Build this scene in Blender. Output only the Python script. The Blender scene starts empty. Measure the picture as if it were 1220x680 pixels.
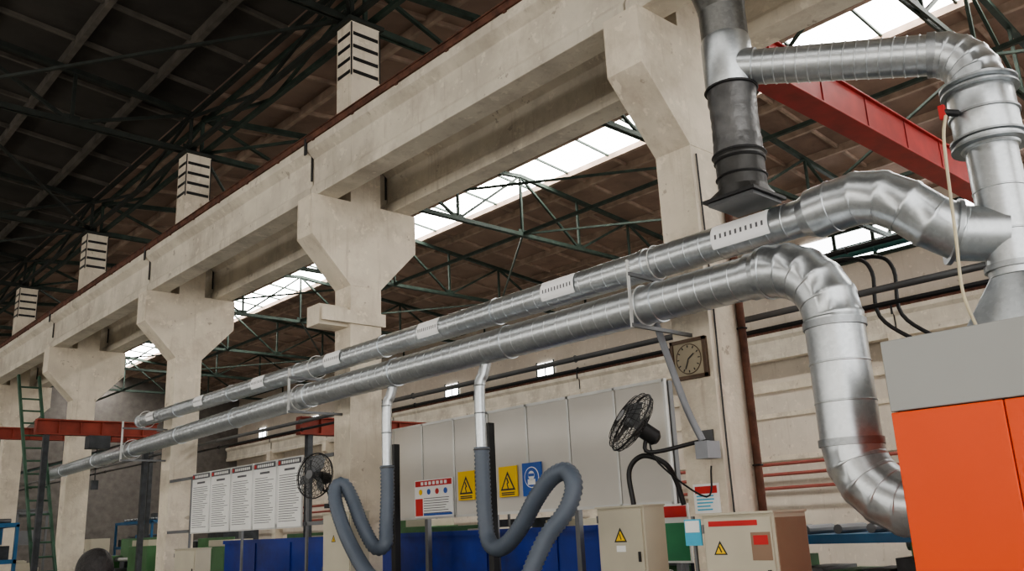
import bpy, bmesh, math, random
from mathutils import Vector, Matrix, Euler
random.seed(7)
V=Vector
sc=bpy.context.scene
# ---------------------------------------------------------------- materials
def nmat(name):
    m=bpy.data.materials.new(name); m.use_nodes=True
    nt=m.node_tree; b=nt.nodes.get('Principled BSDF'); return m,nt,b
def mat(name,col,rough=.6,metal=0.,var=.12,scale=3.,bump=.0,emis=0.,dirt=None,dirtamt=.5,dscale=1.2,streak=None,bscale=22,stk=.5):
    m,nt,b=nmat(name); N=nt.nodes; Lk=nt.links
    b.inputs['Roughness'].default_value=rough; b.inputs['Metallic'].default_value=metal
    tc=N.new('ShaderNodeTexCoord')
    n=N.new('ShaderNodeTexNoise'); n.inputs['Scale'].default_value=scale; n.inputs['Detail'].default_value=6
    Lk.new(tc.outputs['Object'],n.inputs['Vector'])
    r=N.new('ShaderNodeValToRGB'); r.color_ramp.elements[0].position=.3; r.color_ramp.elements[1].position=.7
    c0=[max(0,c*(1-var)) for c in col]; c1=[min(1,c*(1+var)) for c in col]
    r.color_ramp.elements[0].color=(*c0,1); r.color_ramp.elements[1].color=(*c1,1)
    Lk.new(n.outputs['Fac'],r.inputs['Fac']); out=r.outputs['Color']
    def layer(out,vec,sc_,p0,p1,amt,dc,det=9):
        n2=N.new('ShaderNodeTexNoise'); n2.inputs['Scale'].default_value=sc_; n2.inputs['Detail'].default_value=det; n2.inputs['Roughness'].default_value=.7
        Lk.new(vec,n2.inputs['Vector'])
        r2=N.new('ShaderNodeValToRGB'); r2.color_ramp.elements[0].position=p0; r2.color_ramp.elements[1].position=p1
        r2.color_ramp.elements[0].color=(0,0,0,1); r2.color_ramp.elements[1].color=(amt,)*3+(1,)
        Lk.new(n2.outputs['Fac'],r2.inputs['Fac'])
        mx=N.new('ShaderNodeMix'); mx.data_type='RGBA'
        Lk.new(r2.outputs['Color'],mx.inputs['Factor']); Lk.new(out,mx.inputs[6]); mx.inputs[7].default_value=(*dc,1)
        return mx.outputs[2]
    if dirt: out=layer(out,tc.outputs['Object'],dscale,.5,.74,dirtamt,dirt)
    if streak:
        mp=N.new('ShaderNodeMapping'); mp.inputs['Scale'].default_value=(9,9,.7); Lk.new(tc.outputs['Object'],mp.inputs['Vector'])
        out=layer(out,mp.outputs['Vector'],1.,.56,.72,stk,streak,5)
        out=layer(out,tc.outputs['Object'],5.,.60,.64,.6,[min(1,c*1.18) for c in col],3)
        out=layer(out,tc.outputs['Object'],3.6,.66,.69,.6,[c*.8 for c in streak],4)
    Lk.new(out,b.inputs['Base Color'])
    if bump:
        n3=N.new('ShaderNodeTexNoise'); n3.inputs['Scale'].default_value=bscale; n3.inputs['Detail'].default_value=8
        Lk.new(tc.outputs['Object'],n3.inputs['Vector'])
        bp=N.new('ShaderNodeBump'); bp.inputs['Strength'].default_value=bump; bp.inputs['Distance'].default_value=.02
        Lk.new(n3.outputs['Fac'],bp.inputs['Height']); Lk.new(bp.outputs['Normal'],b.inputs['Normal'])
    if emis:
        b.inputs['Emission Color'].default_value=(*col,1); b.inputs['Emission Strength'].default_value=emis
    return m
def galv(name,c0,c1,rough=.3,metal=.95,vs=38):
    m,nt,b=nmat(name); N=nt.nodes; Lk=nt.links
    tc=N.new('ShaderNodeTexCoord'); v=N.new('ShaderNodeTexVoronoi'); v.inputs['Scale'].default_value=vs
    Lk.new(tc.outputs['Object'],v.inputs['Vector'])
    n=N.new('ShaderNodeTexNoise'); n.inputs['Scale'].default_value=1.3; n.inputs['Detail'].default_value=3
    Lk.new(tc.outputs['Object'],n.inputs['Vector'])
    sep=N.new('ShaderNodeSeparateColor'); Lk.new(v.outputs['Color'],sep.inputs[0])
    s2=N.new('ShaderNodeMath'); s2.operation='MULTIPLY'; s2.inputs[1].default_value=.22; Lk.new(sep.outputs[0],s2.inputs[0])
    ad=N.new('ShaderNodeMath'); ad.operation='ADD'; Lk.new(s2.outputs[0],ad.inputs[0]); Lk.new(n.outputs['Fac'],ad.inputs[1])
    ml=N.new('ShaderNodeMath'); ml.operation='MULTIPLY'; ml.inputs[1].default_value=.82; Lk.new(ad.outputs[0],ml.inputs[0])
    r=N.new('ShaderNodeValToRGB'); r.color_ramp.elements[0].color=(*c0,1); r.color_ramp.elements[1].color=(*c1,1)
    r.color_ramp.elements[0].position=.25; r.color_ramp.elements[1].position=.75
    Lk.new(ml.outputs[0],r.inputs['Fac']); Lk.new(r.outputs['Color'],b.inputs['Base Color'])
    mr=N.new('ShaderNodeMapRange'); mr.inputs[3].default_value=rough-.03; mr.inputs[4].default_value=rough+.05
    Lk.new(ml.outputs[0],mr.inputs[0]); Lk.new(mr.outputs[0],b.inputs['Roughness'])
    b.inputs['Metallic'].default_value=metal
    return m
M={}
M['conc']=mat('whitewashed_concrete',(.72,.645,.53),.85,var=.10,scale=2.2,bump=.35,dirt=(.36,.29,.22),dirtamt=.6,dscale=1.6,streak=(.40,.32,.24),stk=.45)
M['concb']=mat('beam_concrete',(.65,.595,.50),.85,var=.13,scale=1.6,bump=.35,dirt=(.30,.25,.20),dirtamt=.6,dscale=1.1,streak=(.36,.30,.24),stk=.45)
M['concg']=mat('grey_concrete',(.17,.155,.14),.9,var=.2,scale=3,bump=.4,dirt=(.1,.09,.08),dirtamt=.6)
M['rust']=mat('rusty_rail',(.13,.058,.038),.75,.2,var=.45,scale=8)
M['green']=mat('truss_dark_steel',(.026,.031,.026),.6,.2,var=.3,scale=5)
M['green2']=mat('truss_green_steel',(.033,.052,.040),.6,.2,var=.35,scale=5)
M['ladg']=mat('ladder_green_paint',(.05,.11,.07),.55,.1,var=.3,scale=5)
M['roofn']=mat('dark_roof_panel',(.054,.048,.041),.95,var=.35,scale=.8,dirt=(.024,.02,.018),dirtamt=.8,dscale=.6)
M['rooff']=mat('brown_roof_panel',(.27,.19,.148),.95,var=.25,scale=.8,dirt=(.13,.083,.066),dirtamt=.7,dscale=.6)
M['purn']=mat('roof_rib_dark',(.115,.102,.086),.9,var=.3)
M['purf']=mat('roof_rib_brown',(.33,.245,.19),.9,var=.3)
M['wall']=mat('cream_wall',(.68,.61,.52),.85,var=.10,scale=1,dirt=(.40,.33,.26),dirtamt=.5,dscale=.5,streak=(.5,.42,.34),stk=.4)
M['floor']=mat('workshop_floor',(.28,.275,.255),.5,var=.2,scale=.7,dirt=(.12,.12,.12),dirtamt=.6)
M['galv']=galv('galvanised_duct',(.47,.50,.52),(.68,.71,.73),.33)
M['galvd']=galv('galvanised_seam',(.32,.34,.35),(.48,.50,.52),.4)
M['galvk']=galv('dull_dark_duct',(.13,.13,.125),(.26,.26,.25),.35,.85)
M['blk']=mat('dark_grey_flexible_duct',(.14,.14,.14),.38,.6,var=.3,scale=6,bump=.9,bscale=7)
M['blk2']=mat('dark_coated_duct',(.055,.054,.052),.4,.35,var=.3,scale=6,bump=.2)
M['black']=mat('black_paint',(.015,.015,.016),.45)
M['hose']=mat('grey_flex_hose',(.115,.14,.18),.42,var=.1)
M['orange']=mat('orange_powdercoat',(.88,.095,.014),.4,var=.04,scale=1)
M['grey']=mat('grey_powdercoat',(.40,.405,.39),.5,var=.04,scale=1)
M['blue']=mat('blue_sheet_fence',(.008,.035,.29),.5,var=.3,scale=1.5,dirt=(.006,.012,.07),dirtamt=.7)
M['blue2']=mat('blue_steel',(.02,.12,.26),.45,var=.2)
M['red']=mat('red_crane_paint',(.27,.020,.017),.5,var=.25)
M['ored']=mat('dull_red_crane_paint',(.27,.045,.025),.6,var=.3)
M['board']=mat('display_board_grey',(.60,.575,.53),.5,var=.06,scale=1)
M['frame']=mat('aluminium_frame',(.60,.60,.58),.4,.3)
M['white']=mat('white_paper',(.84,.84,.82),.6,var=.03)
M['label']=mat('white_label_film',(.97,.97,.97),.6,var=.01)
M['txt']=mat('print_grey',(.12,.12,.13),.7)
M['tred']=mat('print_red',(.55,.03,.03),.6)
M['yel']=mat('sign_yellow',(.85,.55,.02),.5,var=.03)
M['sblue']=mat('sign_blue',(.02,.10,.42),.5,var=.03)
M['cyan']=mat('print_cyan',(.08,.45,.65),.5)
M['sgreen']=mat('print_green',(.05,.28,.13),.5)
M['cab']=mat('cabinet_cream',(.52,.48,.38),.45,var=.06)
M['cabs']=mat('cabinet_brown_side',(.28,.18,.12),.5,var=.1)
M['wood']=mat('clock_wood',(.10,.06,.035),.5,var=.3,scale=12)
M['face']=mat('clock_face_cream',(.36,.31,.22),.5)
M['steel']=mat('grey_steel',(.17,.175,.18),.45,.6)
M['cond']=mat('grey_conduit',(.24,.25,.27),.45,.2)
M['mgreen']=mat('machine_green',(.08,.19,.08),.5,var=.2)
M['dark']=mat('dark_machinery',(.05,.055,.06),.5,.3,var=.4,scale=6)
M['teal']=mat('teal_pipe',(.03,.10,.09),.5)
M['pinkpipe']=mat('red_oxide_pipe',(.33,.09,.07),.5)
M['skin']=mat('skin',(.55,.33,.22),.5,var=.05); M['hair']=mat('black_hair',(.012,.01,.01),.55,var=.5,scale=40,bump=.5,bscale=60)
M['cloth']=mat('work_clothes',(.05,.08,.16),.8,bump=.3); M['shoe']=mat('shoe_black',(.02,.02,.02),.5)
M['tube']=mat('cream_cable',(.62,.55,.38),.5)
M['sky']=mat('skylight_glass',(1,.985,.95),.4,var=0,emis=13.)
M['sky2']=mat('dirty_skylight_glass',(1,.975,.93),.4,var=0,emis=3.4)
M['win']=mat('window_glass',(.97,.98,1),.4,var=0,emis=6.)
M['win2']=mat('dirty_window_glass',(1,.97,.92),.4,var=0,emis=3.4)
# ---------------------------------------------------------------- mesh builder
class MB:
    def __init__(s,name,T=None):
        s.name=name; s.bm=bmesh.new(); s.mats=[]; s.T=T or Matrix.Identity(4)
    def mi(s,m):
        if m not in s.mats: s.mats.append(m)
        return s.mats.index(m)
    def face(s,vs,m,smooth=False):
        try: f=s.bm.faces.new(vs)
        except ValueError: return
        f.material_index=s.mi(m); f.smooth=smooth; return f
    def v(s,p): return s.bm.verts.new(s.T@V(p))
    def box2(s,a,b,m):
        x0,y0,z0=a; x1,y1,z1=b
        p=[s.v(q) for q in [(x0,y0,z0),(x1,y0,z0),(x1,y1,z0),(x0,y1,z0),(x0,y0,z1),(x1,y0,z1),(x1,y1,z1),(x0,y1,z1)]]
        for q in [(3,2,1,0),(4,5,6,7),(0,1,5,4),(1,2,6,5),(2,3,7,6),(3,0,4,7)]: s.face([p[i] for i in q],m)
    def box(s,c,d,m): s.box2([c[i]-d[i]/2 for i in range(3)],[c[i]+d[i]/2 for i in range(3)],m)
    def beam(s,p1,p2,w,h,m,up=(0,0,1)):
        p1=V(p1);p2=V(p2); d=(p2-p1).normalized(); u=V(up)
        if abs(d.dot(u))>.98: u=V((0,1,0))
        r=d.cross(u).normalized(); t=r.cross(d).normalized()
        vs=[]
        for p in (p1,p2):
            for a,b in ((-1,-1),(1,-1),(1,1),(-1,1)): vs.append(s.v(p+r*a*w/2+t*b*h/2))
        for q in [(0,3,2,1),(4,5,6,7),(0,1,5,4),(1,2,6,5),(2,3,7,6),(3,0,4,7)]: s.face([vs[i] for i in q],m)
    def prism(s,poly,a0,a1,axis,m):
        def mk(p,a):
            if axis=='y': return (p[0],a,p[1])
            if axis=='x': return (a,p[0],p[1])
            return (p[0],p[1],a)
        A=[s.v(mk(p,a0)) for p in poly]; B=[s.v(mk(p,a1)) for p in poly]; n=len(poly)
        s.face(A,m); s.face(B[::-1],m)
        for i in range(n): s.face([A[i],B[i],B[(i+1)%n],A[(i+1)%n]],m)
    def sweep(s,path,rad,m,seg=24,cap=True,mseq=None):
        P=[V(p) for p in path]; n=len(P)
        if not hasattr(rad,'__len__'): rad=[rad]*n
        t0=None; fr=None; rings=[]
        for i in range(n):
            if i==0: t=P[1]-P[0]
            elif i==n-1: t=P[i]-P[i-1]
            else: t=(P[i]-P[i-1]).normalized()+(P[i+1]-P[i]).normalized()
            if t.length<1e-9: t=t0.copy()
            t.normalize()
            if fr is None:
                a=V((0,0,1)) if abs(t.z)<.9 else V((1,0,0)); fr=(a-a.dot(t)*t).normalized()
            else:
                q=t0.rotation_difference(t); fr=q@fr; fr=(fr-fr.dot(t)*t).normalized()
            t0=t; bn=t.cross(fr)
            rings.append([s.v(P[i]+(fr*math.cos(2*math.pi*k/seg)+bn*math.sin(2*math.pi*k/seg))*rad[i]) for k in range(seg)])
        for i in range(n-1):
            mm=mseq[i] if mseq else m
            for k in range(seg):
                s.face([rings[i][k],rings[i][(k+1)%seg],rings[i+1][(k+1)%seg],rings[i+1][k]],mm,True)
        if cap:
            s.face(rings[0][::-1],m); s.face(rings[-1],m)
    def cyl(s,p1,p2,r,m,seg=16,r2=None): s.sweep([p1,p2],[r,r if r2 is None else r2],m,seg)
    def ring(s,c,nrm,R,r,m,seg=32,rs=6):
        c=V(c);n=V(nrm).normalized(); a=n.orthogonal().normalized(); b=n.cross(a)
        rr=[]
        for i in range(seg):
            th=2*math.pi*i/seg; e=a*math.cos(th)+b*math.sin(th)
            rr.append([s.v(c+e*(R+r*math.cos(2*math.pi*k/rs))+n*r*math.sin(2*math.pi*k/rs)) for k in range(rs)])
        for i in range(seg):
            for k in range(rs):
                j=(i+1)%seg; l=(k+1)%rs
                s.face([rr[i][k],rr[j][k],rr[j][l],rr[i][l]],m,True)
    def ell(s,c,r,m,seg=20,rg=12,fn=None):
        rows=[]
        for i in range(rg+1):
            ph=math.pi*i/rg; row=[]
            for k in range(seg):
                th=2*math.pi*k/seg
                p=V((r[0]*math.sin(ph)*math.cos(th),r[1]*math.sin(ph)*math.sin(th),r[2]*math.cos(ph)))
                if fn: p=fn(p)
                row.append(s.v(V(c)+p))
            rows.append(row)
        for i in range(rg):
            for k in range(seg): s.face([rows[i][k],rows[i+1][k],rows[i+1][(k+1)%seg],rows[i][(k+1)%seg]],m,True)
    def done(s,bevel=0,parent=None,sharp=35):
        bmesh.ops.remove_doubles(s.bm,verts=s.bm.verts,dist=1e-5)
        bmesh.ops.recalc_face_normals(s.bm,faces=s.bm.faces)
        me=bpy.data.meshes.new(s.name); s.bm.to_mesh(me); s.bm.free()
        for m in s.mats: me.materials.append(M[m])
        try: me.set_sharp_from_angle(angle=math.radians(sharp))
        except Exception: pass
        o=bpy.data.objects.new(s.name,me); sc.collection.objects.link(o)
        if bevel:
            b=o.modifiers.new('bevel','BEVEL'); b.width=bevel; b.segments=2; b.limit_method='ANGLE'
        if parent: o.parent=parent
        return o
def bez(pts,n=10):
    P=[V(p) for p in pts]; P=[P[0]*2-P[1]]+P+[P[-1]*2-P[-2]]; out=[]
    for i in range(1,len(P)-2):
        for k in range(n):
            t=k/n; a,b,c,d=P[i-1:i+3]
            out.append(.5*((2*b)+(c-a)*t+(2*a-5*b+4*c-d)*t*t+(3*b-a-3*c+d)*t**3))
    out.append(P[-2]); return out
def resample(path,step):
    P=[V(p) for p in path]; out=[P[0].copy()]; rem=step
    for a,b in zip(P,P[1:]):
        L=(b-a).length
        if L<1e-9: continue
        pos=0
        while L-pos>=rem:
            pos+=rem; out.append(a+(b-a)*(pos/L)); rem=step
        rem-=L-pos
    return out
# ---------------------------------------------------------------- room shell
CX=6.55; RZ=11.1; XR=15.55; XE=24.6; XL=-11.5; XLr=-2.45; Y0=-7.; Y1=52.
b=MB('floor'); b.box2((XL,Y0,-.2),(XE,Y1,0),'floor'); b.done()
def roofz(x):
    if x<=CX: return RZ-abs(x-XLr)*.1
    return RZ-abs(x-XR)*.1
def slab(b,x0,x1,y0,y1,m,t=.15):
    z0=roofz(x0+1e-4); z1=roofz(x1-1e-4)
    b.prism([(x0,z0),(x1,z1),(x1,z1+t),(x0,z0+t)],y0,y1,'y',m)
b=MB('ceiling')
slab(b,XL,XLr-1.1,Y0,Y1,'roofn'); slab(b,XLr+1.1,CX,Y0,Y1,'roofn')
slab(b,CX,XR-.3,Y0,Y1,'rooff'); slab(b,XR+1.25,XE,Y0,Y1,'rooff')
x=XL+.5
while x<XE:
    skip=(XLr-1.1<x<XLr+1.1) or (XR-.3<x<XR+1.25)
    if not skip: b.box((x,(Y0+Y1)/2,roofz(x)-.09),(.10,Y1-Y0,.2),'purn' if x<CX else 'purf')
    x+=1.5
y=Y0
while y<Y1:
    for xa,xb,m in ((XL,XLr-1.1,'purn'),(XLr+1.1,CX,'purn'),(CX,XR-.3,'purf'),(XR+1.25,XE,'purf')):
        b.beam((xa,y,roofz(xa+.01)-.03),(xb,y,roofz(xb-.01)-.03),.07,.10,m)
    y+=1.5
b.done()
for nm,xa,xm,xb,mm in (('window_1',XR-.3,XR,XR+1.25,'sky'),('window_2',XLr-1.1,XLr,XLr+1.1,'sky2')):
    b=MB(nm)
    slab(b,xa,xm,Y0,Y1,mm,.02); slab(b,xm,xb,Y0,Y1,mm,.02)
    y=Y0
    while y<Y1:
        b.beam((xa,y,roofz(xa)-.02),(xm,y,roofz(xm)-.02),.05,.07,'green2'); b.beam((xm,y,roofz(xm)-.02),(xb,y,roofz(xb)-.02),.05,.07,'green2'); y+=1.5
    for xx in (xa,xb): b.box((xx,(Y0+Y1)/2,roofz(xx)-.05),(.12,Y1-Y0,.2),'purf')
    b.done()
b=MB('wall_right'); b.box2((XE,Y0,0),(XE+.3,Y1,10.3),'wall'); b.done()
b=MB('trim_1')
for zz,w,h in ((5.35,.12,.25),(4.5,.08,.14),(3.2,.1,.16)): b.box((XE-w/2,(Y0+Y1)/2,zz),(w,Y1-Y0,h),'conc')
b.done()
b=MB('window_3')
y=-6.
while y<12.:
    b.box2((XE-.04,y,8.75),(XE-.01,y+1.1,9.6),'win'); b.box((XE-.05,y+1.15,9.17),(.08,.1,.95),'green2'); y+=1.2
b.box((XE-.05,3,8.7),(.1,18.2,.1),'green2'); b.box((XE-.05,3,9.65),(.1,18.2,.1),'green2'); b.box((XE-.05,3,9.17),(.06,18.2,.04),'green2'); b.done()
b=MB('window_4')
y=24.2
while y<50:
    b.box2((XE-.04,y,7.1),(XE-.01,y+.9,7.8),'win'); b.box2((XE-.06,y-.06,7.04),(XE-.03,y,7.86),'green2'); b.box2((XE-.06,y+.9,7.04),(XE-.03,y+.96,7.86),'green2'); b.box2((XE-.06,y+.43,7.1),(XE-.03,y+.47,7.8),'green2'); y+=6.
b.done()
b=MB('wall_back'); b.box2((XL,Y1,0),(XE,Y1+.3,11.2),'concg'); b.done()
b=MB('wall_left')
b.box2((XL-.3,Y0,0),(XL,Y1,2.2),'wall'); b.box2((XL-.3,Y0,5.6),(XL,Y1,10.3),'wall')
y=Y0
while y<Y1-.9: b.box2((XL-.3,y,2.2),(XL,y+1.,5.6),'wall'); y+=4.5
b.done()
b=MB('window_5')
y=Y0+1
while y<Y1-4:
    b.box2((XL-.2,y,2.2),(XL-.18,y+3.5,5.6),'win2')
    for k in range(1,4): b.box((XL-.15,y+k*.875,3.9),(.06,.06,3.4),'green2')
    for k in range(1,4): b.box((XL-.15,y+1.75,2.2+k*.85),(.06,3.5,.06),'green2')
    y+=4.5
b.done()
# ---------------------------------------------------------------- columns
CY=[-1.5,4.49,10.22,16.22,22.2,28.2,34.2,40.2,46.2]
def column(y):
    b=MB('concrete_column')
    x0,x1=CX-.25,CX+.25; t=.2; h=.86; zt=6.1
    b.box2((x0,y-t,0),(x1,y+t,4.88),'conc')
    b.prism([(x0,4.88),(x1,4.88),(CX+h,5.52),(CX+h,zt),(CX-h,zt),(CX-h,5.52)],y-t-.004,y+t+.004,'y','conc')
    b.box2((x0,y-t,zt),(x1,y+t,9.0),'conc')
    for k in range(4):
        z=8.14+k*.21
        b.box2((x0+.03,y-t-.006,z),(x1-.03,y-t,z+.06),'black')
        b.box2((x0-.006,y-t+.03,z),(x0,y+t-.03,z+.06),'black')
    b.box2((x0-.006,y-t-.01,8.1),(x0+.012,y-t+.01,8.98),'black'); b.box2((x1-.012,y-t-.01,8.1),(x1+.006,y-t+.01,8.98),'black')
    b.box2((x0-.06,y-t-.05,9.0),(x1+.06,y+t+.05,9.06),'green')
    return b
for i,y in enumerate(CY):
    b=column(y)
    if i==2:
        b.box2((5.85,y-.14,4.3),(6.3,y+.18,4.58),'conc')
        b.box2((5.85,y-.24,4.34),(6.85,y-.2,4.52),'conc')
    b.done(.012)
b=MB('wall_column_row')
for y in CY: 
    b.box2((XE-.45,y-.2,0),(XE,y+.2,6.2),'conc'); b.prism([(XE-.45,5.4),(XE-.9,5.7),(XE-.9,6.2),(XE-.45,6.2)],y-.2,y+.2,'y','conc')
b.done(.01)
def runway(name,xc,Ya=-6.9,Yb=51.9):
    b=MB(name)
    sec=[(-.23,6.90),(-.23,6.78),(-.12,6.68),(-.12,6.30),(-.16,6.24),(-.16,6.10),(.16,6.10),(.16,6.24),(.12,6.30),(.12,6.68),(.23,6.78),(.23,6.90)]
    ys=[Ya]+[y for y in CY if Ya<y<Yb]+[Yb]
    for a,c in zip(ys,ys[1:]):
        b.prism([(xc+p[0],p[1]) for p in sec],a+.012,c-.012,'y','concb')
    b.box2((xc-.16,Ya,6.90),(xc+.16,Yb,6.925),'rust')
    b.box2((xc-.06,Ya,6.925),(xc+.06,Yb,6.945),'rust'); b.box2((xc-.012,Ya,6.945),(xc+.012,Yb,7.02),'rust'); b.box2((xc-.035,Ya,7.02),(xc+.035,Yb,7.06),'rust')
    y=Ya+.4
    while y<Yb:
        b.box2((xc-.13,y-.03,6.925),(xc+.13,y+.03,6.965),'rust'); y+=.75
    for y in ys[1:-1]:
        for sx in (-1,1):
            b.box2((xc+sx*.245-.012,y-.03,6.72),(xc+sx*.245+.012,y+.03,6.98),'black')
            b.box2((xc+sx*.14-.012,y-.015,6.35),(xc+sx*.14+.012,y+.015,6.78),'black')
    return b.done(.008)
runway('crane_runway_beam',CX-.62)
runway('crane_runway_beam',CX+.62)
runway('crane_runway_beam',XE-.6)
b=MB('crane_power_rail')
xq=CX-.62-.22
b.box2((xq-.035,-6.9,6.90),(xq+.0,51.9,6.985),'rust'); b.box2((xq-.05,-6.9,6.985),(xq+.015,51.9,7.0),'rust')
for y in range(-6,51,1): b.box2((xq-.03,y,6.88),(xq+.03,y+.05,6.95),'rust')
b.done()
# ---------------------------------------------------------------- trusses
def truss(y,xa,xb,m):
    b=MB('roof_truss'); zb=9.12
    n=8; xs=[xa+(xb-xa)*i/n for i in range(n+1)]
    zt=lambda x: roofz(min(max(x,xa+.01),xb-.01) )-.28
    for dy in (-.04,.04): b.beam((xa,y+dy,zb),(xb,y+dy,zb),.04,.10,m)
    for a,c in zip(xs,xs[1:]): b.beam((a,y,zt(a)),(c,y,zt(c)),.11,.10,m)
    for i,x in enumerate(xs):
        b.beam((x,y,zb),(x,y,zt(x)),.06,.06,m,up=(0,1,0))
    for i in range(n):
        if i%2==0: b.beam((xs[i],y,zt(xs[i])),(xs[i+1],y,zb),.06,.06,m)
        else: b.beam((xs[i],y,zb),(xs[i+1],y,zt(xs[i+1])),.06,.06,m)
        b.box(((xs[i+1]),y,zb+.05),(.28,.02,.2),m)
    return b.done()
for y in CY:
    truss(y,XL+.1,CX-.12,'green'); truss(y,CX+.12,XE-.1,'green2')
def bracing(name,xs,m,zb=9.15):
    b=MB(name)
    for x in xs:
        zt=roofz(x)-.35
        b.beam((x,Y0,zb),(x,Y1,zb),.08,.08,m)
        for a,c in zip(CY,CY[1:]):
            mid=(a+c)/2
            if abs(x-CX)<.5:
                b.beam((x,a,zt),(x,c,zt),.08,.08,m)
                b.beam((x,a,zt),(x,mid,zb),.05,.05,m); b.beam((x,mid,zb),(x,c,zt),.05,.05,m)
    xs=sorted(xs)
    for i,(a,c) in enumerate(zip(CY,CY[1:])):
        for x0,x1 in zip(xs,xs[1:]):
            if x1-x0<5.5:
                if i%2: b.beam((x0,a,zb),(x1,c,zb),.05,.05,m)
                else: b.beam((x1,a,zb),(x0,c,zb),.05,.05,m)
    return b.done()
bracing('roof_bracing',[-2.45,2.1,6.4],'green')
bracing('roof_bracing',[6.7,11.1,15.6,20.1],'green2')
# ---------------------------------------------------------------- ducts
def ridged(pts,r,rfn=None,pitch=.15,ridge=.003):
    a,c=V(pts[0]),V(pts[1]); L=(c-a).length; d=(c-a)/L; P=[];R=[]
    n=max(1,int(L/pitch))
    for i in range(n+1):
        s=L*i/n; rr=rfn(s/L) if rfn else r
        for ds,dr in ((-.007,0),(-.003,ridge),(.003,ridge),(.007,0)):
            q=min(max(s+ds,0),L); P.append(a+d*q); R.append(rr+dr)
    PP=[P[0]];RR=[R[0]]
    for p,q in zip(P[1:],R[1:]):
        if (p-PP[-1]).length>1e-4: PP.append(p);RR.append(q)
    return PP,RR
def gored(b,pts,r,m='galv',seg=40,lip=.006,r2=None):
    P=[V(p) for p in pts]; n=len(P); PP=[];RR=[]
    for i in range(n):
        rr=r if r2 is None else r+(r2-r)*i/(n-1)
        if i in (0,n-1): PP.append(P[i]);RR.append(rr); continue
        d0=(P[i]-P[i-1]).normalized(); d1=(P[i+1]-P[i]).normalized()
        PP+= [P[i]-d0*.010,P[i]-d0*.005,P[i]+d1*.005,P[i]+d1*.010]; RR+=[rr,rr+lip,rr+lip,rr]
    b.sweep(PP,RR,m,seg)
def arc(c,e0,e1,R,n,a0=0,a1=90):
    c=V(c);e0=V(e0).normalized();e1=V(e1).normalized(); out=[]
    for i in range(n+1):
        t=math.radians(a0+(a1-a0)*i/n); out.append(c+e0*R*math.cos(t)+e1*R*math.sin(t))
    return out
def coupling(b,p,d,r,w=.05,m='galvd',lip=.010):
    p=V(p);d=V(d).normalized(); b.sweep([p-d*w/2,p-d*w/2+d*.001,p+d*w/2-d*.001,p+d*w/2],[r,r+lip,r+lip,r],m,40)
ZL,ZU=3.324,3.74; XLp,XUp=5.70,5.92
root=bpy.data.objects.new('exhaust_duct',None); sc.collection.objects.link(root)
b=MB('straight_run')
def rl(y): return .165-.05*(y-3.42)/17.6
def zl(y): return ZL-max(0,y-10)*.02
P,R=ridged([(XLp,3.42,ZL),(XLp,10,ZL)],.16,lambda t:rl(3.42+t*6.58)); b.sweep(P,R,'galv',40)
P,R=ridged([(XLp,10,ZL),(XLp,21.0,zl(21))],.16,lambda t:rl(10+t*11)); b.sweep(P,R,'galv',40)
for i,y in enumerate([4.35,6.2,8.1,10.0,12.1,14.1,16.1,18.1,20.1]): coupling(b,(XLp,y,zl(y)),(0,1,0),rl(y)+.003,.05,'galv',.008)
coupling(b,(XLp,21.0,zl(21)),(0,1,0),.122,.06)
b.done(parent=root)
b=MB('top_elbow')
coupling(b,(XLp,3.42,ZL),(0,1,0),.17,.08,'galv')
b.sweep([(XLp,3.42,ZL),(XLp,3.32,ZL)],[.172,.2],'galv',40)
Re=.44; cz=ZL-Re; cy=3.30
pts=[(XLp,3.34,ZL)]+arc((XLp,cy,cz),(0,0,1),(0,-1,0),Re,5)
gored(b,pts+[(XLp,cy-Re,cz-.05)],.2)
b.done(parent=root)
YV=cy-Re
b=MB('riser')
P,R=ridged([(XLp,YV,cz-.05),(XLp,YV,2.03)],.2,None,.21,.005); b.sweep(P,R,'galv',40)
coupling(b,(XLp,YV,cz-.05),(0,0,1),.203,.05); coupling(b,(XLp,YV,2.03),(0,0,1),.203,.05)
b.done(parent=root)
b=MB('bottom_elbow')
pts=arc((XLp,YV-.44,2.03),(0,1,0),(0,0,-1),.44,5)
gored(b,pts+[(XLp,2.26,1.59)],.2)
coupling(b,(XLp,2.29,1.59),(0,1,0),.2,.05,'galvd',.04)
b.done(parent=root)
root2=bpy.data.objects.new('exhaust_duct',None); sc.collection.objects.link(root2)
b=MB('straight_run')
def ru(t): return .142-.035*t
P,R=ridged([(XUp,3.06,ZU),(XUp,16.5,ZU)],.14,ru); b.sweep(P,R,'galv',40)
for y in [4.6,6.6,8.65,10.7,12.75,14.8,16.5]: coupling(b,(XUp,y,ZU),(0,1,0),ru((y-3)/13.5)+.003,.05,'galv',.008)
b.done(parent=root2)
b=MB('swan_neck_elbow')
b.sweep([(XUp,3.08,ZU),(XUp,2.98,ZU)],[.15,.19],'galv',40)
gored(b,[(XUp,3.0,ZU),(XUp,2.84,ZU+.015),(XUp,2.66,ZU+.02),(XUp+.02,2.5,ZU-.02),(XUp+.07,2.36,ZU-.12),(XUp+.14,2.24,ZU-.25),(XUp+.24,2.10,ZU-.36),(XUp+.38,1.87,ZU-.40)],.19)
coupling(b,(XUp+.22,2.13,ZU-.345),(.14,-.2,-.07),.2,.03,'galvd',.03)
b.done(parent=root2)
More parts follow.
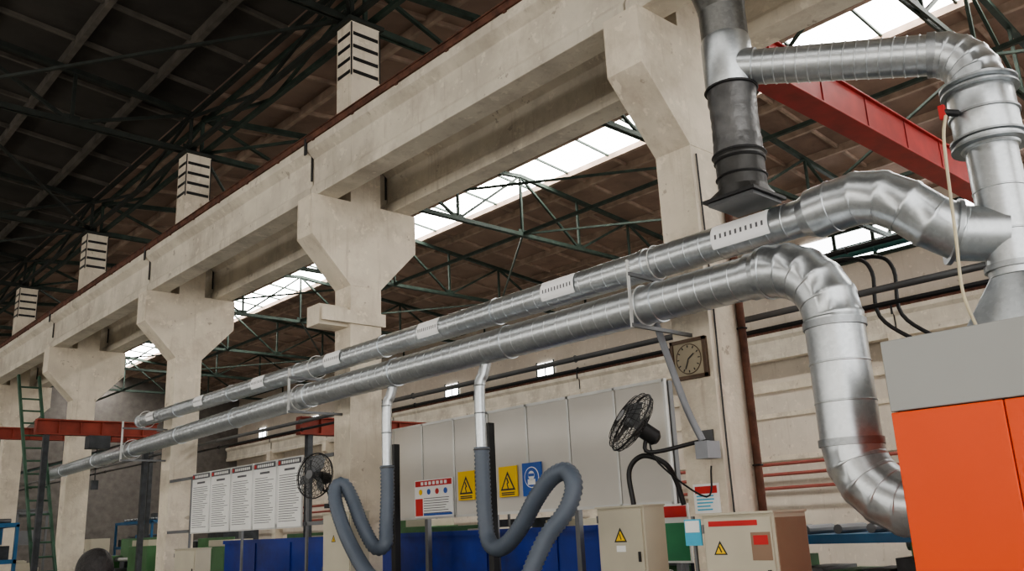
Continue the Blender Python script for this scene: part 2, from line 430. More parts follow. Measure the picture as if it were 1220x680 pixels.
for y,w in ((3.57,.26),(5.59,.22),(7.63,.19),(9.66,.19),(11.7,.19),(13.75,.17),(15.8,.17)):
    b=MB('duct_label')
    r=ru((y-3)/13.5)+.013
    def cp(yy,a,rr): return (XUp-rr*math.cos(a),yy,ZU+rr*math.sin(a))
    n=12; a0,a1=-.60,.80
    g=[[b.v(cp(y-w+2*w*i/4,a0+(a1-a0)*k/n,r)) for k in range(n+1)] for i in range(5)]
    for i in range(4):
        for k in range(n): b.face([g[i][k],g[i+1][k],g[i+1][k+1],g[i][k+1]],'label',True)
    nd=10
    for i in range(nd):
        yy=y-w*.82+2*w*.82*i/(nd-1)
        q=[b.v(cp(yy-w*.035,-.10,r+.002)),b.v(cp(yy+w*.035,-.10,r+.002)),b.v(cp(yy+w*.035,.15,r+.002)),b.v(cp(yy-w*.035,.15,r+.002))]
        b.face(q,'txt')
    b.done(parent=root2)
for y in (4.49,10.22,16.22):
    b=MB('duct_bracket')
    yy=y; z_=zl(y)
    b.beam((5.5,yy,z_-.19),(6.298,yy,z_-.19),.03,.03,'steel'); b.beam((5.5,yy,ZU-.17),(6.298,yy,ZU-.17),.03,.03,'steel')
    b.beam((5.505,yy,z_-.21),(5.505,yy,ZU-.05),.035,.008,'frame',up=(0,1,0))
    b.ring((XLp,yy,z_),(0,1,0),.172,.006,'frame'); b.ring((XUp,yy,ZU),(0,1,0),.150,.006,'frame')
    b.done()
SX,SY=6.3,1.85
st=bpy.data.objects.new('vertical_exhaust_stack',None); sc.collection.objects.link(st)
b=MB('riser')
P,R=ridged([(SX,SY,3.03),(SX,SY,3.95)],.165,None,.3,.005); b.sweep(P,R,'galv',40)
coupling(b,(SX,SY,3.1),(0,0,1),.165,.04,'galvd',.02)
b.done(parent=st)
b=MB('transition_cone')
n=32; top=[];bot=[]
for k in range(n):
    a=2*math.pi*k/n; cx,sy=math.cos(a),math.sin(a); top.append(b.v((SX+.17*cx,SY+.17*sy,3.03)))
    q=max(abs(cx),abs(sy)); bot.append(b.v((SX+.30*cx/q,SY+.30*sy/q,2.66)))
for k in range(n): b.face([top[k],top[(k+1)%n],bot[(k+1)%n],bot[k]],'galv')
b.box((SX,SY,2.645),(.66,.66,.04),'galvd'); b.box((SX,SY,2.585),(.6,.6,.11),'galv')
b.done(parent=st,sharp=20)
b=MB('damper_section')
b.sweep([(SX,SY,3.95),(SX,SY,4.0),(SX,SY,4.4),(SX,SY,4.46)],[.18,.215,.215,.19],'galv',40)
for z,rr in ((3.97,.245),(4.02,.245),(4.2,.228),(4.38,.25),(4.43,.25)): coupling(b,(SX,SY,z),(0,0,1),rr-.02,.016,'galvd',.022)
b.cyl((SX-.21,SY+.1,4.2),(SX-.31,SY+.16,4.2),.025,'black'); b.box((SX-.31,SY+.16,4.2),(.03,.04,.10),'tred')
b.done(parent=st)
b=MB('top_elbow')
E=V((5.75,3.42,5.08)); S=V((SX,SY,4.80)); d=(E-S).normalized()
dh=V((d.x,d.y,0)).normalized()
c0=V((SX,SY,4.46))+dh*.3
pts=[V((SX,SY,4.44))]+arc(c0,-dh,(0,0,1),.3,5,0,80)
gored(b,pts,.19,r2=.16); el=pts[-1]
b.done(parent=st)
b=MB('cross_duct')
A=el; E2=E-(E-A).normalized()*.17
P,R=ridged([A,E2],.14,lambda t:.15-.012*t,.085,.005); b.sweep(P,R,'galv',40)
coupling(b,A,d,.155,.06); b.done(parent=st)
bd=bpy.data.objects.new('dark_vertical_duct',None); sc.collection.objects.link(bd)
BX,BY=5.75,3.47
b=MB('upper_pipe')
gored(b,[(BX,BY,4.93),(BX,BY,5.3),(BX,BY,5.66),(BX-.1,BY,5.82),(BX-.29,BY,5.97),(BX-.39,BY,6.12),(BX-.39,BY,7.2),(BX-.39,BY,8.6),(BX-.39,BY,10.0)],.19,'galvk')
b.done(parent=bd)
b=MB('tee_collar'); b.sweep([E2,E+d*.0],[.155,.155],'galv',40); b.sweep([(BX,BY,4.9),(BX,BY,4.93),(BX,BY,5.32),(BX,BY,5.36)],[.19,.2,.2,.19],'galv',40); b.done(parent=bd)
b=MB('flexible_sleeve')
P=[];R=[]
for i in range(17):
    z=4.92-.62*i/16; P.append((BX+.003*math.sin(i*1.7),BY+.003*math.cos(i*2.3),z)); R.append(.198+.002*math.sin(i*2.6)-(.012*math.sin(math.pi*i/16)))
b.sweep(P,R,'blk',40)
b.ring((BX,BY,4.9),(0,0,1),.203,.012,'black'); b.ring((BX,BY,4.33),(0,0,1),.203,.012,'black')
b.done(parent=bd,sharp=180)
b=MB('lower_duct')
b.sweep([(BX,BY,4.33),(BX,BY,4.3),(BX,BY,4.04)],[.215,.19,.19],'blk2',40)
for z in (4.28,4.14): b.ring((BX,BY,z),(0,0,1),.193,.01,'black')
n=32; top=[];bot=[]
for k in range(n):
    a=2*math.pi*k/n; cx,sy=math.cos(a),math.sin(a); top.append(b.v((BX+.19*cx,BY+.19*sy,4.05)))
    q=max(abs(cx),abs(sy)); bot.append(b.v((BX+.20*cx/q,BY+.20*sy/q,3.97)))
for k in range(n): b.face([top[k],top[(k+1)%n],bot[(k+1)%n],bot[k]],'blk2')
b.box((BX,BY,3.955),(.46,.46,.025),'black'); b.box((BX,BY,3.93),(.40,.40,.03),'steel'); b.done(parent=bd)
b=MB('cream_control_tube')
b.sweep(bez([(5.95,1.98,4.15),(5.88,1.99,4.0),(5.86,2.0,3.8),(5.87,2.03,3.3),(5.9,2.06,2.9),(5.93,2.0,2.58)],8),.011,'tube',8); b.done()
# ---------------------------------------------------------------- dust collector
dc=bpy.data.objects.new('dust_collector',None); sc.collection.objects.link(dc)
b=MB('housing')
for (ya,yb) in ((1.653,2.25),(.853,1.647),(.053,.847),(-.74,.047)):
    b.box2((5.0,ya,.12),(7.3,yb,2.117),'orange')
for (ya,yb) in ((.7535,2.25),(-.74,.7465)):
    b.box2((5.0,ya,2.123),(7.3,yb,2.53),'grey')
b.done(.006,parent=dc)
b=MB('plinth'); b.box2((5.03,-.7,0),(7.27,2.22,2.12),'black'); b.box2((5.03,-.7,2.1),(7.27,2.22,2.5),'black')
b.done(parent=dc)
# ---------------------------------------------------------------- drop pipes and flexible hoses
def hose(name,x,y,pts,gz0,hr=.074):
    r=bpy.data.objects.new(name,None); sc.collection.objects.link(r)
    b=MB('metal_drop_pipe')
    p=bez([(x+.05,y-.06,ZL-.13),(x+.03,y-.03,ZL-.25),(x,y,ZL-.40),(x,y,gz0)],6)
    b.sweep(p,.056,'galv',20)
    for z in (ZL-.36,(gz0+ZL)/2-.1,gz0): b.ring((x,y,z),(0,0,1),.059,.006,'galvd')
    b.done(parent=r)
    b=MB('corrugated_hose')
    path=resample(bez([(x,y,gz0+.1)]+pts,14),.02)
    R=[hr+.006*math.cos(i*math.pi) for i in range(len(path))]
    b.sweep(path,R,'hose',20); b.ring((x,y,gz0+.08),(0,0,1),hr+.004,.008,'steel')
    b.done(parent=r,sharp=180)
hose('extraction_hose',5.7,8.30,[(5.7,8.3,2.0),(5.66,8.27,1.65),(5.6,8.2,1.46),(5.55,8.33,1.44),(5.5,8.5,1.68),(5.48,8.66,1.95),(5.42,8.74,2.12),(5.34,8.78,2.1),(5.3,8.72,1.92),(5.28,8.45,1.55),(5.2,7.95,1.2),(5.2,7.7,1.1)],2.2)
hose('extraction_hose',5.7,6.67,[(5.7,6.67,2.0),(5.7,6.66,1.7),(5.68,6.6,1.48),(5.62,6.42,1.40),(5.55,6.18,1.44),(5.52,5.94,1.6),(5.5,5.72,1.82),(5.5,5.52,1.98),(5.5,5.34,2.02),(5.46,5.22,1.9),(5.4,5.26,1.7),(5.3,5.42,1.48),(5.2,5.53,1.2),(5.2,5.6,1.02)],2.25)
for y,z in ((8.86,2.6),(7.12,2.66)):
    b=MB('black_steel_post'); b.box2((6.16,y-.04,0),(6.24,y+.04,z),'black'); b.box2((6.08,y-.12,0),(6.32,y+.12,.02),'black')
    b.done(.004)
for (x,y) in ((5.4,7.4),(5.4,5.75)):
    b=MB('welding_bench'); 
    b.box2((x-.45,y-.4,.82),(x+.3,y+.35,.88),'steel')
    for dx in (-.4,.25):
        for dy in (-.35,.3): b.box2((x+dx-.03,y+dy-.03,0),(x+dx+.03,y+dy+.03,.82),'blue2')
    b.box2((x-.4,y-.35,.25),(x+.25,y+.3,.29),'steel'); b.done(.004)
# ---------------------------------------------------------------- display boards, posters, signs
b=MB('display_board_row')
ys=[5.3,5.95,6.62,7.28,7.95,8.6,9.25,9.9]
for a,c in zip(ys,ys[1:]):
    b.box2((6.9,a+.02,1.74),(6.92,c-.02,2.9),'board')
    for q in ((a,),(c,)): b.box2((6.89,q[0]-.014,1.72),(6.935,q[0]+.014,2.92),'frame')
    b.box2((6.89,a,2.89),(6.935,c,2.92),'frame'); b.box2((6.89,a,1.72),(6.935,c,1.75),'frame')
for y in ys[::2]: b.box2((6.94,y-.03,0),(7.0,y+.03,2.9),'steel')
b.done()
def lines(b,x,y0,y1,z0,z1,n,m='txt',h=.008,ind=True):
    for i in range(n):
        z=z1-(z1-z0)*i/max(1,n-1); e=y0+(y1-y0)*(random.uniform(0,.35) if ind else 0)
        b.box2((x-.002,e,z-h/2),(x,y1,z+h/2),m)
for i in range(5):
    y0=11.22+i*.75; b=MB('notice_poster')
    b.box2((6.28,y0,1.70),(6.30,y0+.71,2.68),'frame'); b.box2((6.275,y0+.02,1.72),(6.28,y0+.69,2.66),'white')
    b.box2((6.271,y0+.02,2.58),(6.275,y0+.69,2.66),'txt')
    for k in range(8): b.box2((6.268,y0+.08+k*.065,2.60),(6.271,y0+.08+k*.065+.045,2.64),'white')
    b.box2((6.268,y0+.62,2.595),(6.271,y0+.68,2.645),'tred')
    b.box2((6.271,y0+.2,2.50),(6.275,y0+.5,2.53),'txt')
    lines(b,6.274,y0+.06,y0+.65,1.8,2.44,20,'steel',.009)
    b.done()
b=MB('poster_frame_rail'); b.box2((6.31,10.45,2.6),(6.33,16.0,2.65),'steel'); b.box2((6.31,10.45,1.72),(6.33,16.0,1.77),'steel')
for y in (11.15,13.1,15.05): b.box2((6.31,y-.02,0),(6.34,y+.02,2.65),'steel')
b.done()
def sign(name,y,z,w,h,m,x=6.87):
    b=MB(name); b.box2((x,y-w/2,z-h/2),(x+.012,y+w/2,z+h/2),m); return b
b=sign('safety_notice_board',9.0,1.97,.78,.46,'white')
b.box2((6.866,8.63,2.12),(6.87,9.37,2.19),'tred')
for k in range(7): b.box2((6.863,8.72+k*.08,2.135),(6.866,8.72+k*.08+.05,2.175),'white')
for k in range(4):
    b.cyl((6.864,9.26-k*.17,2.05),(6.868,9.26-k*.17,2.05),.035,('yel','sblue','tred','sblue')[k],16)
lines(b,6.869,8.65,9.2,1.79,1.97,7)
b.box2((6.865,9.22,1.76),(6.868,9.37,1.97),'tred'); b.box2((6.865,8.63,1.76),(6.868,9.2,1.785),'sblue')
b.done()
def wsign(y):
    b=sign('electrical_warning_sign',y,2.08,.31,.34,'yel')
    x=6.868
    def tri(s,xx,m): 
        q=[b.v((xx,y-s,2.05-s*.55)),b.v((xx,y+s,2.05-s*.55)),b.v((xx,y,2.05+s*1.15))]; b.face(q,m)
    tri(.125,x-.001,'black'); tri(.09,x-.002,'yel')
    b.beam((x-.003,y+.012,2.12),(x-.003,y-.012,2.06),.018,.002,'black',up=(1,0,0)); b.beam((x-.003,y-.014,2.065),(x-.003,y+.012,2.06),.012,.002,'black',up=(1,0,0)); b.beam((x-.003,y+.012,2.06),(x-.003,y-.006,2.0),.015,.002,'black',up=(1,0,0))
    lines(b,x,y-.11,y+.11,1.935,1.955,2,'black',.012,False)
    b.done()
wsign(8.35); wsign(7.6)
b=sign('mandatory_protection_sign',7.2,2.08,.31,.36,'sblue')
b.cyl((6.864,7.2,2.1),(6.868,7.2,2.1),.115,'white',24); b.cyl((6.862,7.2,2.1),(6.865,7.2,2.1),.105,'sblue',24)
b.cyl((6.860,7.2,2.12),(6.863,7.2,2.12),.05,'white',16); b.box2((6.860,7.14,2.02),(6.863,7.26,2.08),'white'); b.box2((6.858,7.155,2.11),(6.861,7.245,2.14),'sblue')
b.done()
# ---------------------------------------------------------------- blue fence
b=MB('blue_sheet_fence')
y=6.0
while y<15.0:
    b.box2((7.2,y+.01,.1),(7.23,y+1.18,1.53),'blue')
    b.box2((7.18,y-.02,0),(7.24,y+.02,1.56),'blue'); y+=1.2
b.box2((7.17,6.0,1.5),(7.25,15.6,1.56),'blue'); b.box2((7.18,6.0,.9),(7.2,15.6,.94),'blue'); b.done()
# ---------------------------------------------------------------- fans
def fan(name,c,nrm,R,mount):
    n=V(nrm).normalized(); q=V((0,0,1)).rotation_difference(n); T=Matrix.Translation(V(c))@q.to_matrix().to_4x4()
    b=MB(name,T)
    b.ring((0,0,0),(0,0,1),R,.009,'black',40)
    for rr,z in ((R*.97,.04),(R*.8,.075),(R*.6,.09),(R*.4,.1)): b.ring((0,0,z),(0,0,1),rr,.003,'black',36,5); b.ring((0,0,-z*.8),(0,0,1),rr,.003,'black',36,5)
    for k in range(28):
        a=2*math.pi*k/28; e=V((math.cos(a),math.sin(a),0))
        b.sweep([e*R+V((0,0,0)),e*R*.95+V((0,0,.045)),e*R*.6+V((0,0,.09)),e*R*.16+V((0,0,.105))],.0024,'black',5)
        b.sweep([e*R+V((0,0,0)),e*R*.95+V((0,0,-.035)),e*R*.6+V((0,0,-.07)),e*R*.16+V((0,0,-.085))],.0024,'black',5)
    b.cyl((0,0,.1),(0,0,.112),R*.2,'steel',20); b.cyl((0,0,-.02),(0,0,.05),.045,'steel',16)
    for k in range(3):
        a0=2*math.pi*k/3; rows=[]
        for i in range(6):
            rr=.04+(R*.86-.04)*i/5; w=.35+.35*math.sin(math.pi*min(1,i/5+.15)); tw=.035
            rows.append([b.v((rr*math.cos(a0+w*(j/4-.5)*1.6),rr*math.sin(a0+w*(j/4-.5)*1.6),.015+tw*(j/4-.5)*2)) for j in range(5)])
        for i in range(5):
            for j in range(4): b.face([rows[i][j],rows[i+1][j],rows[i+1][j+1],rows[i][j+1]],'steel',True)
    b.cyl((0,0,-.08),(0,0,-.24),.07,'black',20); b.sweep([(0,0,-.24),(0,0,-.27)],[.07,.04],'black',20)
    b.T=Matrix.Identity(4); m=V(mount); back=T@V((0,0,-.16))
    b.sweep(bez([back,back+V((0,0,-.16)),V((m.x-.12,m.y,m.z)),m],6),.018,'black',10)
    b.box((m.x,m.y,m.z),(.02,.12,.2),'steel')
    b.sweep(bez([back,back+V((.05,-.05,-.25)),(m.x-.1,m.y,m.z-.45),(m.x-.03,m.y-.03,m.z-.2)],6),.008,'black',6)
    b.done(sharp=60)
fan('wall_fan',(5.72,4.76,2.38),(-.55,.30,.42),.27,(6.29,4.42,2.2))
fan('wall_fan',(5.95,10.3,2.33),(-.8,-.25,.1),.29,(6.29,10.2,2.15))
b=MB('conduit_strut'); b.sweep(bez([(6.06,4.66,3.3),(6.02,4.63,3.2),(6.03,4.52,2.8),(6.05,4.42,2.45),(6.1,4.34,2.2)],6),.030,'cond',12); b.box((6.12,4.31,2.12),(.18,.12,.14),'cond'); b.box((6.25,4.35,2.12),(.08,.08,.08),'steel'); b.done()
b=MB('conduit_hose')
b.sweep(bez([(5.95,5.0,1.72),(5.95,5.02,2.0),(6.0,4.9,2.12),(6.1,4.75,2.05),(6.2,4.72,1.9),(6.25,4.7,1.7)],8),.022,'black',12); b.done()
for y in (4.49,):
    b=MB('column_downpipe'); b.cyl((6.74,y-.24,0),(6.74,y-.24,4.7),.035,'rust',16)
    for z in (.8,2.0,3.2,4.4): b.ring((6.74,y-.24,z),(0,0,1),.04,.008,'black')
    b.sweep(bez([(6.36,y-.215,4.8),(6.37,y-.215,3.5),(6.35,y-.215,2.2),(6.36,y-.215,.2)],6),.008,'black',6)
    b.done()
# ---------------------------------------------------------------- clock
b=MB('wall_clock')
x=6.275
b.box2((x,4.33,2.75),(x+.022,4.70,3.10),'wood'); b.box2((x-.006,4.36,2.78),(x,4.67,3.07),'face')
for q in ((4.33,4.36,2.75,3.10),(4.67,4.70,2.75,3.10),(4.33,4.70,2.75,2.78),(4.33,4.70,3.07,3.10)): b.box2((x-.02,q[0],q[2]),(x,q[1],q[3]),'wood')
b.cyl((x-.010,4.515,2.925),(x-.006,4.515,2.925),.13,'face',28); b.ring((x-.010,4.515,2.925),(1,0,0),.13,.004,'wood')
for k in range(12):
    a=math.pi*k/6; cy_,cz_=math.sin(a),math.cos(a); b.beam((x-.014,4.515+.10*cy_,2.925+.10*cz_),(x-.014,4.515+.12*cy_,2.925+.12*cz_),.008,.004,'black',up=(1,0,0))
b.beam((x-.016,4.515,2.925),(x-.016,4.455,2.965),.01,.004,'black',up=(1,0,0)); b.beam((x-.016,4.515,2.925),(x-.016,4.55,2.84),.008,.004,'black',up=(1,0,0))
b.done()
# ---------------------------------------------------------------- electrical cabinets
def cabinet(x0,x1,y0,y1,z0,z1,kind=0):
    b=MB('electrical_cabinet')
    b.box2((x0,y0,z0),(x1,y1,z1),'cab'); b.box2((x0-.015,y0+.02,z0+.02),(x0,y1-.02,z1-.02),'cab')
    b.box2((x0-.02,y0-.01,z1),(x1+.01,y1+.01,z1+.015),'cab')
    b.box2((x0-.03,y0+.05,(z0+z1)/2-.04),(x0-.015,y0+.07,(z0+z1)/2+.04),'black')
    for zz in (z0+.1,z1-.12): b.cyl((x0-.012,y1-.01,zz),(x0-.012,y1-.01,zz+.06),.01,'steel',8)
    for dx in (x0+.03,x1-.03):
        for dy in (y0+.03,y1-.03): b.box2((dx-.02,dy-.02,0),(dx+.02,dy+.02,z0),'steel')
    ym=(y0+y1)/2
    def tri(yc,zc,s):
        q=[b.v((x0-.017,yc-s,zc-s*.6)),b.v((x0-.017,yc+s,zc-s*.6)),b.v((x0-.017,yc,zc+s*1.1))]; b.face(q,'black')
        q=[b.v((x0-.018,yc-s*.72,zc-s*.45)),b.v((x0-.018,yc+s*.72,zc-s*.45)),b.v((x0-.018,yc,zc+s*.72))]; b.face(q,'yel')
        b.beam((x0-.019,yc+.008,zc+s*.4),(x0-.019,yc-.008,zc-s*.3),.01,.001,'black',up=(1,0,0))
    if kind==0: tri(ym+.05,z1-.3,.05)
    if kind==1:
        tri(ym+.0,z1-.24,.07); b.box2((x0-.018,ym-.05,z1-.36),(x0-.016,ym+.05,z1-.31),'white')
    if kind==2:
        b.box2((x0-.018,y0+.12,z1-.075),(x0-.016,y1-.06,z1-.04),'tred')
        b.box2((x0-.018,y0+.03,z1-.3),(x0-.016,y0+.18,z1-.12),'cabs'); b.box2((x0-.02,y0+.05,z1-.2),(x0-.018,y0+.16,z1-.14),'tred')
        tri(y1-.14,z1-.23,.055)
        for k in range(4): b.cyl((x0-.04,y1-.12-k*.1,z1-.42),(x0-.015,y1-.12-k*.1,z1-.42),.018,('tred','sgreen','yel','black')[k],12)
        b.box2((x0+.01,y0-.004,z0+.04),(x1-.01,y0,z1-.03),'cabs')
    return b.done(.004)
cabinet(5.8,6.05,9.2,9.82,1.05,1.83)
cabinet(5.88,6.15,4.84,5.36,.9,1.70,1)
cabinet(5.3,5.7,3.27,3.84,.8,1.60,2)
cabinet(5.95,6.2,13.9,14.7,.8,1.46,3)
b=MB('column_notice_sheet'); b.box2((6.29,4.36,1.62),(6.297,4.62,1.86),'white'); b.box2((6.286,4.38,1.78),(6.29,4.60,1.84),'tred'); lines(b,6.289,4.39,4.59,1.65,1.76,5,'cyan',.012); b.done()
b=MB('safety_poster_board'); b.box2((6.7,5.0,1.2),(6.72,5.35,1.72),'white'); b.box2((6.695,5.02,1.6),(6.7,5.33,1.7),'tred'); b.box2((6.695,5.02,1.22),(6.7,5.33,1.55),'sgreen'); b.box2((6.72,5.15,0),(6.75,5.2,1.7),'steel'); b.done()
b=MB('blue_safety_label'); b.box2((5.30,3.86,1.40),(5.31,4.0,1.58),'cyan'); b.box2((5.295,3.87,1.49),(5.30,3.99,1.57),'white'); b.beam((5.315,3.93,0),(5.315,3.93,1.6),.02,.02,'steel'); b.done()
# ---------------------------------------------------------------- service pipes
def pipe(name,x,z,y0,y1,r,m,dy=3):
    b=MB(name); b.cyl((x,y0,z),(x,y1,z),r,m,12)
    y=y0+.5
    while y<y1: b.ring((x,y,z),(0,1,0),r+.004,.008,m,14,5); y+=dy
    return b.done()
pipe('compressed_air_pipe',6.95,3.32,-6,50,.03,'steel'); pipe('compressed_air_pipe',6.98,3.20,-6,50,.02,'black')
pipe('teal_service_pipe',8.0,4.0,-6,40,.045,'teal')
pipe('cable_conduit',7.4,3.85,-6,40,.025,'black')
for z in (2.3,2.7,3.0): pipe('heating_pipe',XE-.55,z,-6,50,.05,'pinkpipe')
b=MB('cable_drop')
for y,dx in ((3.3,0),(3.15,.1)):
    b.sweep(bez([(7.4+dx,y+.6,3.80),(7.4+dx,y+.15,3.76),(7.4+dx,y,3.6),(7.42+dx,y,3.2),(7.5+dx,y-.3,2.9)],6),.018,'black',8)
b.done()
# ---------------------------------------------------------------- overhead crane (far bay)
b=MB('overhead_crane')
yy=5.16
b.box2((7.45,yy-.14,6.92),(23.45,yy+.14,7.42),'red'); b.box2((7.45,yy-.19,7.42),(23.45,yy+.19,7.45),'red'); b.box2((7.45,yy-.19,6.89),(23.45,yy+.19,6.92),'red')
for k in range(12): b.box2((8+k*1.3,yy-.155,6.92),(8.03+k*1.3,yy-.14,7.42),'red')
for xx in (7.17,24.0):
    b.box2((xx-.12,4.2,7.12),(xx+.12,6.2,7.42),'red'); b.box2((min(xx,xx+(.35 if xx<10 else -.6)),yy-.14,7.12),(max(xx,xx+(.35 if xx<10 else -.6)),yy+.14,7.42),'red')
    for q in (4.5,5.9): b.cyl((xx-.07,q,7.19),(xx+.07,q,7.19),.13,'black',20)
b.box2((18.5,yy-.35,6.5),(19.4,yy+.35,6.88),'dark'); b.cyl((18.6,yy,6.4),(19.3,yy,6.4),.15,'dark',20)
b.done(.006)
def jib(name,x0,x1,y,z):
    b=MB(name)
    b.box2((x0,y-.08,z),(x1,y+.08,z+.03),'ored'); b.box2((x0,y-.08,z+.27),(x1,y+.08,z+.3),'ored'); b.box2((x0,y-.015,z+.03),(x1,y+.015,z+.27),'ored')
    n=int((x1-x0)/.4)
    for i in range(n+1): b.box2((x0+i*.4-.01,y-.07,z+.03),(x0+i*.4+.01,y+.07,z+.27),'ored')
    for xx in (x0+.2,x1-.2): b.box2((xx-.05,y-.05,0),(xx+.05,y+.05,z),'dark'); b.box2((xx-.2,y-.2,0),(xx+.2,y+.2,.03),'dark')
    b.box2(((x0+x1)/2-.2,y-.14,z-.25),((x0+x1)/2+.2,y+.14,z),'dark'); b.box2(((x0+x1)/2-.01,y-.01,z-.9),((x0+x1)/2+.01,y+.01,z-.2),'black'); b.box(((x0+x1)/2,y,z-.95),(.12,.1,.18),'dark')
    b.done(.004)
jib('gantry_crane',4.7,7.0,18.6,3.68); jib('gantry_crane',7.3,12.5,13.2,3.2); jib('gantry_crane',5.0,9.5,25.0,4.25)
# ---------------------------------------------------------------- ladder
b=MB('leaning_ladder')
f=V((5.45,19.3,0)); t=V((5.28,21.85,5.35)); w=V((.21,0,0)); 
b.beam(f-w,t-w,.05,.07,'ladg'); b.beam(f+w,t+w,.05,.07,'ladg')
for i in range(1,19): p=f+(t-f)*i/19; b.cyl(p-w,p+w,.02,'ladg',8)
b.done()
# ---------------------------------------------------------------- machinery
def lathe(x,y,m='mgreen',s=1.,rot=0):
    T=Matrix.Translation((x,y,0))@Matrix.Rotation(rot,4,'Z')@Matrix.Scale(s,4)
    b=MB('lathe_machine',T)
    b.box2((-.35,-1.2,0),(.35,-.5,.75),m); b.box2((-.35,.6,0),(.35,1.1,.75),m); b.box2((-.3,-.5,.55),(.3,1.2,.85),m)
    b.box2((-.35,-1.2,.75),(.35,-.45,1.38),m); b.box2((-.3,-1.15,1.38),(.3,-.5,1.5),'cab')
    b.cyl((0,-.45,1.12),(0,-.3,1.12),.16,'steel',24); b.cyl((0,-.3,1.12),(0,.6,1.12),.04,'frame',16)
    b.box2((-.14,.7,.85),(.14,1.05,1.2),m); b.cyl((0,.7,1.12),(0,.55,1.12),.05,'steel',16); b.cyl((0,1.05,1.12),(0,1.12,1.12),.1,'steel',16)
    b.box2((-.38,0,.85),(.3,.3,.95),'steel'); b.box2((-.15,.05,.95),(.1,.25,1.08),'dark')
    b.box2((.3,-.4,.85),(.33,1.1,1.55),m); b.cyl((-.4,.1,.7),(-.44,.1,.7),.1,'frame',16)
    b.cyl((.2,-.8,1.5),(.2,-.8,2.0),.02,'steel',8); b.box((.1,-.7,2.0),(.2,.15,.08),'dark')
    b.done(.006)
for x,y,s,m in ((8.6,10.6,1.05,'mgreen'),(8.8,15.6,1.05,'mgreen'),(8.4,18.9,1.05,'mgreen'),(11.6,8.6,1.05,'mgreen'),(11,11.6,1.1,'dark'),(12.5,4.5,1.,'mgreen'),(7.9,22,1.1,'mgreen'),(12,17,1.2,'mgreen'),(10.2,22.6,1.3,'dark')): lathe(x,y,m,s,random.uniform(-.2,.2))
def rack(x0,y0,w,l,h,mt,n=3):
    b=MB('storage_rack')
    for xx in (x0,x0+w):
        for yy in (y0,y0+l): b.box2((xx-.03,yy-.03,0),(xx+.03,yy+.03,h),mt)
    for k in range(1,n+1):
        z=h*k/n-.05; b.box2((x0-.03,y0-.03,z),(x0+w+.03,y0+l+.03,z+.08),mt)
        yy=y0+.1
        while yy<y0+l-.3:
            ww=random.uniform(.12,.3); hh=random.uniform(.08,min(.35,h/n*.7)); 
            if k<n: b.box2((x0+.05,yy,z+.08),(x0+w-.08,yy+ww,z+.08+hh),random.choice(['dark','steel','mgreen','cab','blue2']))
            else: b.cyl((x0+.1,yy,z+.12),(x0+w-.1,yy,z+.12),.045,'steel',10)
            yy+=ww+.06
    b.done(.003)
rack(7.6,2.4,.7,2.6,1.36,'blue2',3); rack(4.3,19.6,.5,1.2,2.05,'blue2',3); rack(10.2,27,.7,3,2.2,'blue2',3); rack(7.2,29.5,.8,4,2.6,'steel',3); rack(9.4,1.0,.8,6.,1.3,'dark',2)
def tallcab(x,y,m):
    b=MB('control_cabinet'); b.box2((x,y,.08),(x+.5,y+.7,1.75),m); b.box2((x+.03,y+.03,0),(x+.47,y+.67,.08),'black')
    b.box2((x-.012,y+.02,.12),(x,y+.34,1.72),m); b.box2((x-.012,y+.36,.12),(x,y+.68,1.72),m); b.box2((x-.03,y+.31,.9),(x-.012,y+.33,1.05),'black'); b.box2((x-.016,y+.45,1.3),(x-.012,y+.6,1.5),'dark')
    b.done(.005)
tallcab(8.2,26.0,'cab')
# ---------------------------------------------------------------- worker
wk=bpy.data.objects.new('worker',None); sc.collection.objects.link(wk)
def skinmesh(name,verts,edges,rad,m,root=0):
    me=bpy.data.meshes.new(name); me.from_pydata([tuple(v) for v in verts],edges,[]); me.materials.append(M[m])
    o=bpy.data.objects.new(name,me); sc.collection.objects.link(o); o.parent=wk
    o.modifiers.new('skin','SKIN'); s=o.modifiers.new('sub','SUBSURF'); s.levels=2; s.render_levels=2
    for i,r in enumerate(rad): me.skin_vertices[0].data[i].radius=(r,r) if not isinstance(r,tuple) else r
    for v in me.skin_vertices[0].data: v.use_root=False
    me.skin_vertices[0].data[root].use_root=True
    for mod in o.modifiers:
        if mod.type=='SKIN': mod.use_smooth_shade=True
    return o
wx,wy=1.62,5.05
def W(x,y,z): return (wx+x,wy+y,z)
k=.915
vs=[W(0,0,.90*k),W(0,0,1.08*k),W(0,.01,1.25*k),W(0,0,1.42*k),W(0,0,1.48*k),
    W(.17,0,1.40*k),W(.22,.0,1.13*k),W(.23,.10,.90*k), W(-.17,0,1.40*k),W(-.22,0,1.13*k),W(-.23,.10,.90*k),
    W(.09,0,.84*k),W(.10,.02,.48*k),W(.10,0,.10*k), W(-.09,0,.84*k),W(-.10,.02,.48*k),W(-.10,0,.10*k)]
ed=[(0,1),(1,2),(2,3),(3,4),(3,5),(5,6),(6,7),(3,8),(8,9),(9,10),(0,11),(11,12),(12,13),(0,14),(14,15),(15,16)]
rd=[(.15,.11),(.14,.10),(.16,.11),(.10,.08),.055,.065,.048,.036,.065,.048,.036,.085,.06,.045,.085,.06,.045]
skinmesh('clothed_body',vs,ed,rd,'cloth')
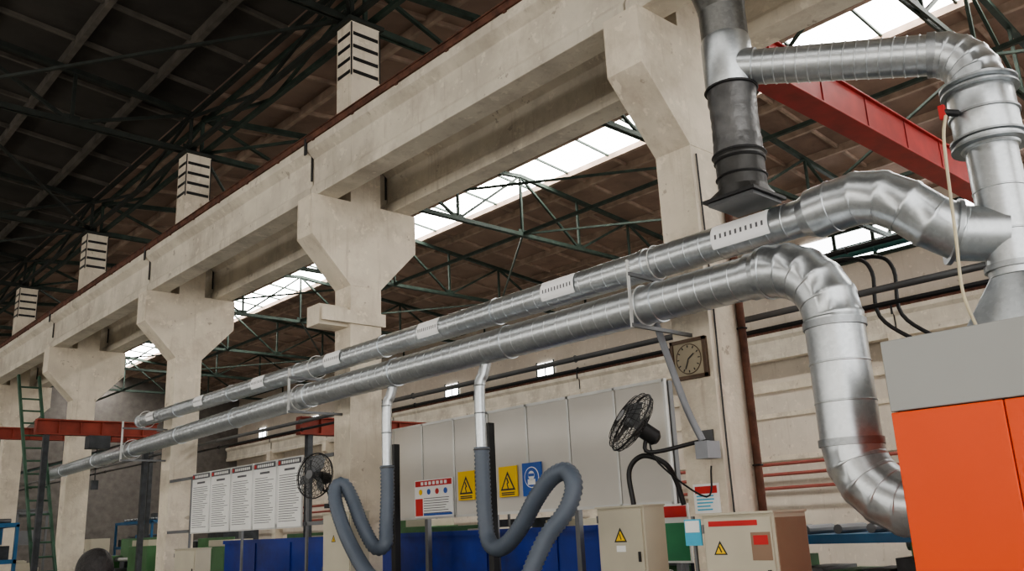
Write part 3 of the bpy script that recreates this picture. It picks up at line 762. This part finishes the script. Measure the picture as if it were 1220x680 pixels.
for sx in (1,-1):
    h=V(W(sx*.23,.10,.90*k)); vs=[h,h+V((0,.015,-.06)),h+V((0,.02,-.09))]; ed=[(0,1),(1,2)]; rd=[.026,.032,.028]
    for i,(dx,L) in enumerate(((-.027,.07),(-.009,.08),(.009,.075),(.027,.06))):
        n0=len(vs); vs+= [h+V((dx*.6,.02,-.08)),h+V((dx,.025,-.10)),h+V((dx,.03,-.10-L*.5)),h+V((dx,.045,-.10-L))]; ed+=[(2,n0),(n0,n0+1),(n0+1,n0+2),(n0+2,n0+3)]; rd+=[.01,.009,.008,.007]
    n0=len(vs); vs+=[h+V((-sx*.03,.03,-.045)),h+V((-sx*.045,.045,-.08)),h+V((-sx*.04,.055,-.105))]; ed+=[(1,n0),(n0,n0+1),(n0+1,n0+2)]; rd+=[.012,.010,.008]
    skinmesh('hand',vs,ed,rd,'skin')
    b=MB('shoe'); b.ell(W(sx*.10,.06,.045),(.05,.13,.045),'shoe'); b.done(parent=wk)
b=MB('head')
hc=W(0,.0,1.455)
def hf(p):
    if p.z<0: p=V((p.x*(1+p.z*2.2),p.y*(1+p.z*1.2),p.z))
    return p
b.ell(hc,(.078,.095,.115),'skin',28,18,hf)
b.sweep([W(0,0,1.30),W(0,0,1.40)],[.055,.052],'skin',16)
b.sweep([W(0,.09,1.475),W(0,.115,1.435),W(0,.095,1.425)],[.008,.016,.008],'skin',10)
for sx in (1,-1):
    b.ell(W(sx*.08,-.005,1.45),(.012,.022,.032),'skin',10,8); b.ell(W(sx*.03,.083,1.475),(.013,.01,.008),'white',10,8); b.ell(W(sx*.03,.091,1.475),(.006,.004,.006),'black',8,6)
b.ell(W(0,.083,1.395),(.024,.008,.007),'tred',10,6)
b.done(parent=wk,sharp=180)
b=MB('hair')
def hh(p):
    if p.y>.03 and p.z<.03: p=V((p.x*.8,.03,p.z))
    if p.z<-.07: p=V((p.x,p.y,-.07))
    n=.004*math.sin(p.x*60)+.003*math.sin(p.y*80+p.z*50); return p*(1+n*4)
b.ell(W(0,-.012,1.475),(.092,.105,.108),'hair',32,20,hh); b.done(parent=wk,sharp=180)
# ---------------------------------------------------------------- lights
w=bpy.data.worlds.new('w'); sc.world=w; w.use_nodes=True
w.node_tree.nodes['Background'].inputs[0].default_value=(1,.975,.94,1); w.node_tree.nodes['Background'].inputs[1].default_value=2.0
try: sc.view_settings.look='AgX - Medium High Contrast'
except Exception as e: print(e)
sc.view_settings.exposure=.12
# ---------------------------------------------------------------- camera
Yc=V((-995,332,1046)).normalized(); Zc=V((-180,-3840,1046)); Zc=(Zc-Zc.dot(Yc)*Yc).normalized(); Xc=Yc.cross(Zc)
cam=bpy.data.cameras.new('camera'); co=bpy.data.objects.new('camera',cam); sc.collection.objects.link(co)
right=V((Xc.x,Yc.x,Zc.x)); up=-V((Xc.y,Yc.y,Zc.y)); back=-V((Xc.z,Yc.z,Zc.z))
R=Matrix((right,up,back)).transposed().to_4x4()
co.matrix_world=Matrix.Translation((0,0,1.6))@R
cam.sensor_width=36; cam.lens=1046/1220*36; cam.clip_start=.05; cam.clip_end=300
sc.camera=co
